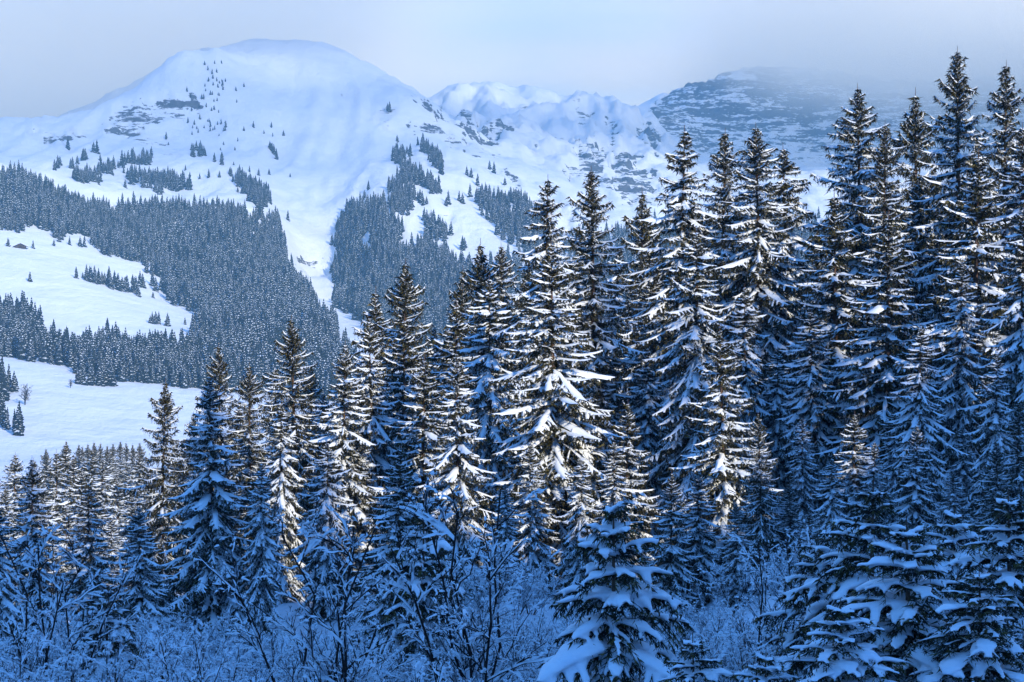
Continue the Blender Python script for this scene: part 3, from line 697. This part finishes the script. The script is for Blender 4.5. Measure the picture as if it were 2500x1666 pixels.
# ------------------------------------------------------------------ log barn on the upper snowfield
def barn():
    u, v = 50, 606; D = np.linspace(2200, 2900, 500); x = (u - 1250) * PX * D
    z, _, _ = height(x, D); k = np.nonzero(833 - z / D / PX <= v)[0][0]
    e = bpy.data.objects.new("log_barn", None); col.objects.link(e); e.location = (x[k], D[k], z[k] - .3); e.rotation_euler = (0, 0, R(12))
    def boxm(name, x0, x1, y0, y1, z0, z1, m, par):
        V = np.array([(a, b, c) for a in (x0, x1) for b in (y0, y1) for c in (z0, z1)], float)
        F = np.array([(0, 1, 3, 2), (4, 6, 7, 5), (0, 4, 5, 1), (2, 3, 7, 6), (0, 2, 6, 4), (1, 5, 7, 3)])
        return link(name, mesh_np(name, V, [F], [m], None, False), par)
    # gable faces the camera: width 15, eaves 2.6, ridge 6.2
    V, F3, F4 = [], [], []
    wx, wy, ze, zr = 6.8, 5.5, 2.4, 5.6
    V = np.array([(-wx, -wy, 0), (wx, -wy, 0), (wx, wy, 0), (-wx, wy, 0), (-wx, -wy, ze), (wx, -wy, ze), (wx, wy, ze), (-wx, wy, ze), (0, -wy, zr), (0, wy, zr)], float)
    link("wall", mesh_np("barn_wall", V, [np.array([(0, 1, 5, 4), (2, 3, 7, 6), (1, 2, 6, 5), (3, 0, 4, 7)]), np.array([(4, 5, 8), (6, 7, 9)])], [M_LOG], None, False), e)
    for sgn in (-1, 1):
        ex = 9.6 * sgn; zb = ze - (9.6 - wx) * (zr - ze) / wx; o_ = wy + 1.6
        P = [(0, -o_, zr + .1), (ex, -o_, zb + .1), (ex, o_, zb + .1), (0, o_, zr + .1)]
        def slab(t0, t1, m, nm):
            V = np.array([(a, b, c + t0) for a, b, c in P] + [(a, b, c + t1) for a, b, c in P], float)
            return mesh_np(nm, V, [np.array([(3, 2, 1, 0), (4, 5, 6, 7), (0, 1, 5, 4), (1, 2, 6, 5), (2, 3, 7, 6), (3, 0, 4, 7)])], [m], None, False)
        rf = link("roof", slab(0, .35, M_LOG, "barn_roof"), e); link("roof_snow", slab(.355, .6, M_SNOW, "barn_roof_snow"), rf)
    boxm("door", -1.3, 1.3, -wy - .12, -wy - .004, 0.2, 2.6, plain("dark_door", (.02, .015, .012), (.04, .03, .02), 2), e)
    for k2 in range(6): boxm("log", -wx + .05, wx - .05, -wy - .22, -wy - .13, .15 + k2 * .4 if k2 else .15, .4 + k2 * .4, M_LOG, e) if k2 not in (1, 2, 3, 4, 5) else None
    tag(e, "dark log barn with a low gable roof alone on the upper snowfield", "barn")
barn()

# ------------------------------------------------------------------ foreground spruces
kinds = {
    'tall':   spruce(28, 5.6, 21, snow=.95, droop=9, irregular=.30, power=.60),
    'tall2':  spruce(28, 5.2, 22, snow=.85, droop=3, irregular=.42, power=.58, upturn=32),
    'tall3':  spruce(27, 5.8, 27, snow=1.0, droop=15, irregular=.36, power=.66, whorl=.55),
    'broad':  spruce(21, 5.4, 23, snow=1.05, droop=6, irregular=.28, power=.74),
    'narrow': spruce(16, 3.6, 24, snow=.95, droop=2, irregular=.2, power=.74),
    'weep':   spruce(22, 5.6, 25, snow=1.1, droop=20, irregular=.30, power=.66),
    'dark':   spruce(20, 4.8, 26, snow=.62, droop=-2, irregular=.32, power=.70, upturn=34),
}
KH = {'tall': 28, 'tall2': 28, 'tall3': 27, 'broad': 21, 'narrow': 16, 'weep': 22, 'dark': 20}
def tree(u, v, D, kind, label, group, wide=1.0, name="spruce_tree", meshes=None, H0=None, rot=None, cat="spruce tree"):
    """spruce whose tip stands at photo point u, v, at distance D"""
    meshes = meshes or kinds[kind]; H0 = H0 or KH[kind]
    x, y = at(u, D); gz = float(ground_z(x, y)[0]); top = (833 - v) * PX * D; h = top - gz
    s = h / H0; sw = (s ** .75) * wide
    e = bpy.data.objects.new(name, None); col.objects.link(e)
    e.location = (x, y, gz); e.scale = (sw, sw, s); e.rotation_euler = (math.sin(u * 3.1) * .02, math.cos(v * 2.7) * .022, rot if rot is not None else (u * 1.37 + v * .71) % 6.28)
    for nm, me in zip(("trunk", "foliage", "snow"), meshes): link(nm, me, e)
    tag(e, label, cat, group)
    TREES.append((round(u), round(v), D, kind, round(h, 1)))
    return e
TREES = []
G1 = "snowy spruces along the edge of the wood"
FG = [
 (2341, 125, 128, 'tall2', 1.0, "tallest spruce, its thin tip highest of all at the right"),
 (2447, 162, 124, 'tall2', .95, "tall spruce with open top just right of the tallest one"),
 (2500, 310, 118, 'tall3', 1.0, "tall spruce cut by the right edge near the top"),
 (2106, 212, 138, 'tall', 1.05, "tall dark spruce with pointed tip left of the tallest pair"),
 (2236, 232, 142, 'dark', 1.0, "tall slim spruce between the tallest and the dark pointed one"),
 (2155, 303, 125, 'tall2', .9, "sunlit spruce with upswept arms in front of the tall dark pointed one"),
 (1862, 310, 126, 'tall', 1.05, "tall full spruce with sunlit golden trunk, alone above the cliff foot"),
 (1650, 319, 128, 'tall3', 1.1, "tall spruce with pointed tip left of the rock wall"),
 (1758, 324, 150, 'tall2', 1.05, "tall spruce set back between the two tall ones under the rock wall"),
 (1930, 362, 140, 'weep', 1.0, "spruce with arching snowy boughs behind the tall golden trunked one"),
 (1321, 438, 122, 'tall3', .95, "tall spruce with ragged snowy tip at the middle of the picture"),
 (1456, 417, 126, 'tall2', 1.05, "tall sunlit spruce right of the middle with broad snowy shoulders"),
 (2045, 478, 122, 'narrow', 1.25, "slender frosted spruce with sunlit left flank below the tall ones"),
 (2374, 383, 116, 'narrow', 1.3, "sunlit spruce with level snowy tiers below the tallest one"),
 (2244, 425, 132, 'narrow', 1.0, "small pointed spruce between the tiered sunlit ones at the right"),
 (2162, 530, 110, 'narrow', 1.35, "blue shaded spruce with frosted tip right of the slender frosted one"),
 (2490, 510, 100, 'weep', 1.0, "dense blue shaded spruce filling the right edge"),
 (1570, 470, 150, 'dark', .9, "half hidden spruce left of the tall pointed one under the rock wall"),
 (1712, 565, 112, 'weep', 1.05, "shaded blue spruce in front of the tall pair, boughs hanging low"),
 (1355, 600, 104, 'broad', 1.15, "brightly sunlit spruce with long spreading boughs at the centre"),
 (1187, 595, 128, 'dark', .95, "dark spruce with thin tip left of the sunlit central one"),
 (1195, 680, 112, 'weep', .9, "snow loaded spruce with drooping boughs left of the sunlit central one"),
 (1118, 660, 150, 'dark', .8, "narrow dark spruce standing behind in the gap left of centre"),
 (988, 643, 140, 'dark', 1.1, "large dark blue spruce rising above the left group"),
 (905, 712, 150, 'narrow', 1.1, "slim spruce peeping up left of the large dark blue one"),
 (1105, 745, 118, 'narrow', 1.2, "snowy spruce with bright tip below the narrow dark one"),
 (986, 780, 125, 'narrow', 1.15, "spruce with sun on its tip below the large dark blue one"),
 (916, 775, 122, 'broad', .8, "pale tipped spruce left of the one under the dark blue spruce"),
 (1025, 877, 106, 'narrow', 1.2, "shorter snowy spruce with layered boughs in front of the left group"),
 (1122, 862, 100, 'broad', .95, "sunlit topped spruce with wide skirts left of the central one"),
 (725, 780, 126, 'dark', 1.05, "dark spruce with broad blue tiers left of the middle group"),
 (545, 845, 150, 'dark', .9, "dark blue spruce tip behind the lit topped one at the left"),
 (610, 893, 140, 'dark', 1.0, "shaded spruce right of the dark blue tip at the left"),
 (391, 932, 110, 'dark', .85, "slender dark spruce alone against the lower snowfield"),
 (520, 918, 98, 'broad', 1.1, "big spruce with one sunlit top and wide shaded tiers at the left"),
 (834, 840, 118, 'broad', .85, "spruce with bent snowy arms between the dark and pale tipped ones"),
 (690, 985, 112, 'weep', .8, "shaded spruce with hanging boughs under the broad dark one"),
 (966, 1095, 84, 'narrow', 1.2, "little spruce with a sunlit flank above the bare shrubs"),
 (1775, 804, 96, 'narrow', 1.25, "golden sunlit spruce with regular tiers right of centre"),
 (1527, 983, 108, 'narrow', .95, "small blue spruce in the dark gap right of the central one"),
 (1862, 1010, 88, 'dark', .8, "shaded blue spruce just right of the golden tiered one"),
 (1636, 1155, 90, 'narrow', 1.0, "low dim spruce at the foot of the dark gap"),
 (1990, 760, 112, 'weep', 1.0, "drooping blue spruce between the golden tiered one and the right wood"),
 (2240, 800, 98, 'weep', .95, "shaded spruce with low hanging snow under the right group"),
 (2340, 640, 106, 'tall3', .9, "shaded spruce in front of the tallest one, all in blue"),
 (1820, 700, 118, 'weep', .85, "blue spruce with long snowy arms below the golden trunked one"),
 (1440, 760, 132, 'tall', .95, "shaded spruce behind the sunlit central one, to its right"),
 (1250, 720, 134, 'dark', .9, "dark spruce behind the sunlit central one, to its left"),
 (1600, 640, 140, 'tall', .95, "deep shaded spruce behind the dark gap right of centre"),
 (345, 1235, 84, 'broad', 1.0, "spruce with bright patches of sun on two boughs, low at the left"),
 (80, 1120, 100, 'broad', .9, "sunlit spruce at the left edge with yellow green inner boughs"),
 (-10, 1240, 84, 'weep', 1.0, "shaded snowy spruce cut by the left edge"),
 (215, 1180, 120, 'narrow', 1.2, "dim blue spruce between the left edge and the patched one"),
 (640, 1130, 96, 'weep', .8, "low shaded spruce beside the big spruce with wide tiers"),
 (800, 1080, 104, 'weep', .85, "shaded spruce with one long white bough above the shrubs"),
 (2080, 1010, 92, 'narrow', 1.2, "dim spruce with drooping tiers low at the right"),
 (2430, 860, 88, 'weep', .9, "heavy blue spruce low at the right edge above the young ones"),
]
for u, v, D, k, w, lab in FG: tree(u, v, D, k, lab, G1, w * (1.15 if D > 100 else 1.05))
rng = np.random.default_rng(15)
FILL = [(1240, 600, 152), (1290, 640, 158), (1400, 560, 155), (1500, 600, 160), (1545, 700, 156), (1600, 520, 165), (1690, 480, 160), (1720, 620, 150), (1800, 480, 162), (1880, 520, 158),
        (1920, 600, 150), (1985, 560, 160), (2030, 640, 150), (2080, 480, 165), (2130, 420, 160), (2190, 480, 155), (2280, 400, 160), (2300, 560, 150), (2390, 340, 155), (2420, 480, 150), (2460, 400, 160),
        (1150, 780, 150), (1060, 800, 160), (950, 850, 150), (880, 900, 145), (800, 960, 150), (760, 900, 160), (670, 900, 165), (590, 980, 150), (470, 1010, 150), (440, 1080, 140), (1390, 820, 120), (1470, 900, 125),
        (1500, 1080, 98), (1700, 1150, 92), (1800, 1230, 84), (1930, 1180, 88), (2030, 1120, 84), (2130, 1080, 88), (2230, 1040, 86), (2330, 1150, 80), (2440, 1080, 80), (1420, 1120, 96), (1230, 1180, 92), (1300, 1080, 100), (1980, 1250, 70), (2480, 980, 84),
        (1900, 850, 118), (2130, 760, 120), (2290, 900, 112), (2400, 760, 114), (1700, 900, 118), (1580, 850, 125), (1240, 980, 118), (1080, 1010, 122), (880, 1050, 118), (560, 1120, 120), (2180, 1000, 104), (1960, 1020, 104), (2350, 1040, 100)]
used_lab = set()
for k_, (u, v, D) in enumerate(FILL):
    cand = sorted(FG, key=lambda f: abs(f[0] - u) + .35 * abs(f[1] + 120 - v))
    best = next((f for f in cand[:12] if f[5] not in used_lab), cand[0]); pre = "half hidden spruce next to the " if best[5] not in used_lab else "another dim spruce behind the "
    used_lab.add(best[5]); w_ = best[5].split(",")[0].split()
    tree(u, v, D, ('tall', 'dark', 'weep', 'tall3', 'broad')[k_ % 5], pre + " ".join(w_[:10]), "half hidden spruces of the wood", 1.0)
# sunlit stand in the valley to the left, and the dark row behind it
rng = np.random.default_rng(3)
MID = [(30, 1110, 290), (75, 1125, 275), (140, 1105, 300), (175, 1118, 285), (195, 1145, 270), (255, 1120, 300), (100, 1180, 240), (10, 1190, 235), (340, 1110, 310), (365, 1150, 280), (290, 1165, 265), (235, 1200, 245), (320, 1205, 250), (400, 1190, 240), (60, 1230, 215), (160, 1240, 220), (270, 1270, 205), (380, 1260, 210), (450, 1200, 230), (-25, 1120, 280), (225, 1098, 330), (160, 1085, 330)]
for u, v, D in MID:
    tree(u, v, D, ('narrow', 'broad', 'dark')[int(rng.integers(0, 2))], "spruce in the dense sunlit stand low in the valley at the left", "sunlit stand at the left", 1.5)
for u, v in [(215, 1085), (232, 1080), (160, 1078), (245, 1083), (110, 1102), (262, 1088), (278, 1083), (295, 1078), (312, 1082), (325, 1086), (118, 1096), (338, 1082), (348, 1090), (205, 1090), (188, 1086), (270, 1095), (460, 1090), (430, 1085), (150, 1095)]:
    tree(u, v, 560 + rng.uniform(-60, 60), 'dark', "small dark blue spruce in the row behind the sunlit stand", "dark row in the valley", 1.1)

# young spruces loaded with snow in the foreground
Y1 = young_spruce(5.6, 2.0, 31, 1.15); Y2 = young_spruce(6.2, 2.1, 32, 1.0)
YS = [(1500, 1228, 40, Y1, 5.6, 1.25, "young spruce bowed under thick blue snow at the bottom centre"),
      (2120, 1195, 44, Y2, 6.2, 1.5, "young snow loaded spruce with thin leader at the lower right"),
      (2225, 1290, 36, Y1, 5.6, 1.7, "nearest young spruce hung with snow lobes at the lower right"),
      (2470, 1215, 42, Y2, 6.2, 1.6, "young spruce heavy with snow at the right edge"),
      (2010, 1300, 46, Y1, 5.6, 1.3, "small young spruce left of the lower right group"),
      (2400, 1400, 34, Y2, 6.2, 1.8, "young spruce in the lower right corner, top covered in snow"),
      (2330, 1250, 50, Y1, 5.6, 1.4, "young spruce peeping out between the two snow laden ones at the lower right"),
      (2060, 1480, 33, Y1, 5.6, 1.7, "low young spruce near the bottom edge right of centre, snow in round lobes"),
      (1030, 1225, 62, Y2, 6.2, 1.1, "young spruce with hanging snow behind the bare shrub stems"),
      (262, 1440, 52, Y1, 5.6, 1.3, "little young spruce buried in snow at the lower left"),
      (1700, 1560, 34, Y2, 6.2, 1.4, "low snow mound of a young spruce at the bottom edge"),
      (1860, 1600, 33, Y1, 5.6, 1.4, "small snow cushion of a spruce at the bottom edge beside the mound")]
for u, v, D, me, h0, w, lab in YS:
    tree(u, v, D, 'young', lab, "young spruces in the foreground", w, name="young_spruce", meshes=me, H0=h0)

# bare shrubs
SH = [shrub(5.0, 41, 9, .6, 3, (10, 8, 5)), shrub(4.2, 42, 11, .8, 3, (9, 8, 5)), shrub(3.6, 43, 12, .9, 3, (9, 7, 5), 1.1)]
SAP = shrub(7.5, 44, 6, .38, 3, (11, 7, 5), .8, .055)
def bush(u, D, me, s, label, group, name="bare_shrub", rot=0, cat="shrub"):
    x, y = at(u, D); gz = float(ground_z(x, y)[0]); e = bpy.data.objects.new(name, None); col.objects.link(e)
    e.location = (x, y, gz); e.scale = (s, s, s); e.rotation_euler = (0, 0, rot)
    link("branches", me[0], e); link("snow", me[1], e); tag(e, label, cat, group)
bush(800, 46, SAP, .80, "bare multi stemmed sapling with dark upright stems at the lower left of centre", "bare saplings", "bare_sapling", .4, "sapling")
bush(1180, 48, SAP, .85, "bare sapling fanning out dark stems just left of the bottom centre", "bare saplings", "bare_sapling", 2.2, "sapling")
bush(110, 50, SAP, .7, "dark bare sapling in the lower left corner", "bare saplings", "bare_sapling", 4.0, "sapling")
bush(1880, 52, SAP, .62, "bare sapling leaning between the young spruces at the lower right", "bare saplings", "bare_sapling", 5.2, "sapling")
rng = np.random.default_rng(9)
places = [("lower left corner", -60, 420), ("left of the bottom centre", 420, 1000), ("around the bottom centre", 1000, 1500), ("between the centre and the right young spruces", 1500, 2000), ("lower right corner among young spruces", 2000, 2560)]
for nm, u0, u1 in places:
    for D in (40, 47, 55, 63, 72, 82):
        nn = 7 if u0 < 1500 else 4
        for k_ in range(nn):
            u = u0 + (u1 - u0) * (k_ + rng.uniform(.1, .9)) / nn
            bush(u, D + rng.uniform(-3, 3), SH[int(rng.integers(0, 3))], rng.uniform(.42, .68), "tangled bare shrub dusted with snow, " + ("front row" if D < 50 else "middle row" if D < 68 else "back row") + ", " + nm, "snow dusted shrubs " + nm, rot=rng.uniform(0, 6))

# round bare trees on the lower field
RT = shrub(17, 51, 5, .5, 3, (10, 8, 6), .3, .28)
for u, v, s, lab in [(61, 990, .95, "round crowned bare tree standing on the lower snowfield"), (172, 948, .45, "small bare bush on the snow below the spruce belt")]:
    D = np.linspace(1200, 2000, 500); x = (u - 1250) * PX * D; z, _, _ = height(x, D); k = np.nonzero(833 - z / D / PX <= v)[0][0]
    e = bpy.data.objects.new("bare_tree", None); col.objects.link(e); e.location = (x[k], D[k], z[k]); e.scale = (s,) * 3
    link("branches", RT[0], e); link("snow", RT[1], e); tag(e, lab, "bare tree")

# unseen spruces added on the shade hill to cast dappled shade over the glade
def added_shade_wood():
    r_ = np.random.default_rng(12)
    for k_ in range(38):
        al = -105 + 210 * (k_ + r_.random()) / 38
        if -14 < al < 3: continue  # gap left in the added trees to let sun through
        ac = r_.normal(0, 7)
        x = KN_X + al * math.sin(R(60)) + ac * math.cos(R(60)); y = KN_Y + al * math.cos(R(60)) - ac * math.sin(R(60))
        gz = float(ground_z(x, y)[0]); e = bpy.data.objects.new("spruce_tree", None); col.objects.link(e)
        e.location = (x, y, gz); s = r_.uniform(.5, .95) if al < 3 else r_.uniform(.55, 1.0); e.scale = (s, s, s); e.rotation_euler = (0, 0, r_.uniform(0, 6))
        for nm, me in zip(("trunk", "foliage", "snow"), kinds[('tall', 'broad', 'weep')[k_ % 3]]): link(nm, me, e)
        tag(e, "unseen spruce added on the shade hill behind the camera", "spruce tree", "added shade spruces out of frame")
added_shade_wood()

# ------------------------------------------------------------------ haze and cloud
CLOUD_DENS = 0.0024
def volume_box(name, x0, x1, y0, y1, z0, z1, m):
    V = np.array([(a, b, c) for a in (x0, x1) for b in (y0, y1) for c in (z0, z1)], float)
    F = np.array([(0, 1, 3, 2), (4, 6, 7, 5), (0, 4, 5, 1), (2, 3, 7, 6), (0, 2, 6, 4), (1, 5, 7, 3)])
    o = link(name, mesh_np(name, V, [F], [m], None, False)); return o
hm_ = bpy.data.materials.new("haze_air"); hm_.use_nodes = True; hm_.node_tree.nodes.clear()
ho = hm_.node_tree.nodes.new('ShaderNodeOutputMaterial'); hv = hm_.node_tree.nodes.new('ShaderNodeVolumePrincipled')
hv.inputs['Density'].default_value = 9.5e-5; hv.inputs['Color'].default_value = (.16, .37, .58, 1); hv.inputs['Anisotropy'].default_value = -0.35
hm_.node_tree.links.new(hv.outputs[0], ho.inputs['Volume'])
ZLOW = min(-200.0, float(Zt.min()) - 1)
haze = volume_box("haze", -7750, 7750, -7750, 7750, ZLOW, 1060, hm_)
tag(haze, "pale blue winter haze filling the valley", "haze", kind="stuff")

# cloud bank that swallows the summits
cm = bpy.data.materials.new("cloud_vapour"); cm.use_nodes = True; nt = cm.node_tree; nt.nodes.clear()
co = nt.nodes.new('ShaderNodeOutputMaterial'); cv = nt.nodes.new('ShaderNodeVolumePrincipled')
cv.inputs['Color'].default_value = (.97, .92, .80, 1); cv.inputs['Anisotropy'].default_value = -0.45
tcn = nt.nodes.new('ShaderNodeTexCoord'); sx = nt.nodes.new('ShaderNodeSeparateXYZ'); nt.links.new(tcn.outputs['Object'], sx.inputs[0])
mp = nt.nodes.new('ShaderNodeMapping'); mp.inputs['Scale'].default_value = (1 / 900, 1 / 900, 1 / 420); nt.links.new(tcn.outputs['Object'], mp.inputs[0])
cn = nt.nodes.new('ShaderNodeTexNoise'); cn.inputs['Scale'].default_value = 1.0; cn.inputs['Detail'].default_value = 4; nt.links.new(mp.outputs[0], cn.inputs['Vector'])
# height of the cloud base over x: low on the left shoulder, above the dome, low again behind
fc = nt.nodes.new('ShaderNodeFloatCurve'); mr = nt.nodes.new('ShaderNodeMapRange'); mr.inputs[1].default_value = -1600; mr.inputs[2].default_value = 2400
nt.links.new(sx.outputs['X'], mr.inputs[0]); nt.links.new(mr.outputs[0], fc.inputs['Value'])
pts = [(-1600, 380), (-1000, 390), (-700, 430), (-450, 540), (-150, 780), (200, 850), (500, 790), (750, 660), (1100, 590), (2400, 570)]
c_ = fc.mapping.curves[0]
while len(c_.points) < len(pts): c_.points.new(.5, .5)
for p_, (a_, b_) in zip(c_.points, pts): p_.location = ((a_ + 1600) / 4000, b_ / 1000)
fc.mapping.update()
base = M_(nt, 'MULTIPLY', fc.outputs[0], 1000.0)
hgt = M_(nt, 'ADD', M_(nt, 'SUBTRACT', sx.outputs['Z'], base), M_(nt, 'MULTIPLY', M_(nt, 'SUBTRACT', cn.outputs[0], 0.5), 300.0))
dn_ = M_(nt, 'MULTIPLY', M_(nt, 'POWER', M_(nt, 'DIVIDE', hgt, 200.0, True), 1.5), CLOUD_DENS)
dn_ = M_(nt, 'MULTIPLY', dn_, M_(nt, 'MAXIMUM', M_(nt, 'DIVIDE', M_(nt, 'ADD', sx.outputs['X'], 500.0), 1100.0, True), 0.5))
nt.links.new(dn_, cv.inputs['Density']); nt.links.new(cv.outputs[0], co.inputs['Volume'])
cloud = volume_box("cloud", -2600, 3000, 4300, 7600, 380, 1020, cm)
tag(cloud, "soft pale cloud bank swallowing the summit and the cliff tops", "cloud", kind="stuff")

# unseen cloud veil added above the frame to dim the sun on the mountain
dm = bpy.data.materials.new("added_sun_veil"); dm.use_nodes = True; nt = dm.node_tree; nt.nodes.clear()
do = nt.nodes.new('ShaderNodeOutputMaterial'); dv = nt.nodes.new('ShaderNodeVolumePrincipled'); dv.inputs['Color'].default_value = (.97, .985, 1, 1)
tcn = nt.nodes.new('ShaderNodeTexCoord'); sx = nt.nodes.new('ShaderNodeSeparateXYZ'); nt.links.new(tcn.outputs['Object'], sx.inputs[0])
dn2 = nt.nodes.new('ShaderNodeTexNoise'); dn2.inputs['Scale'].default_value = 1 / 500; dn2.inputs['Detail'].default_value = 3; nt.links.new(tcn.outputs['Object'], dn2.inputs['Vector'])
rampy = M_(nt, 'DIVIDE', M_(nt, 'SUBTRACT', sx.outputs['Y'], 1200.0), 1400.0, True)
fade = M_(nt, 'DIVIDE', M_(nt, 'SUBTRACT', 4700.0, sx.outputs['Y']), 500.0, True)
dd = M_(nt, 'MULTIPLY', M_(nt, 'MULTIPLY', rampy, fade), M_(nt, 'MULTIPLY', dn2.outputs[0], 0.0125))
dd = M_(nt, 'MULTIPLY', dd, M_(nt, 'DIVIDE', M_(nt, 'SUBTRACT', 1300.0, sx.outputs['X']), 900.0, True))  # thins out rightward so the centre-right wall keeps full sun
nt.links.new(dd, dv.inputs['Density']); nt.links.new(dv.outputs[0], do.inputs['Volume'])
deck = volume_box("cloud", -4500, 4500, 1200, 4700, 1070, 1140, dm)
tag(deck, "unseen cloud veil added above the picture to dim sun on the mountain", "cloud", kind="stuff")
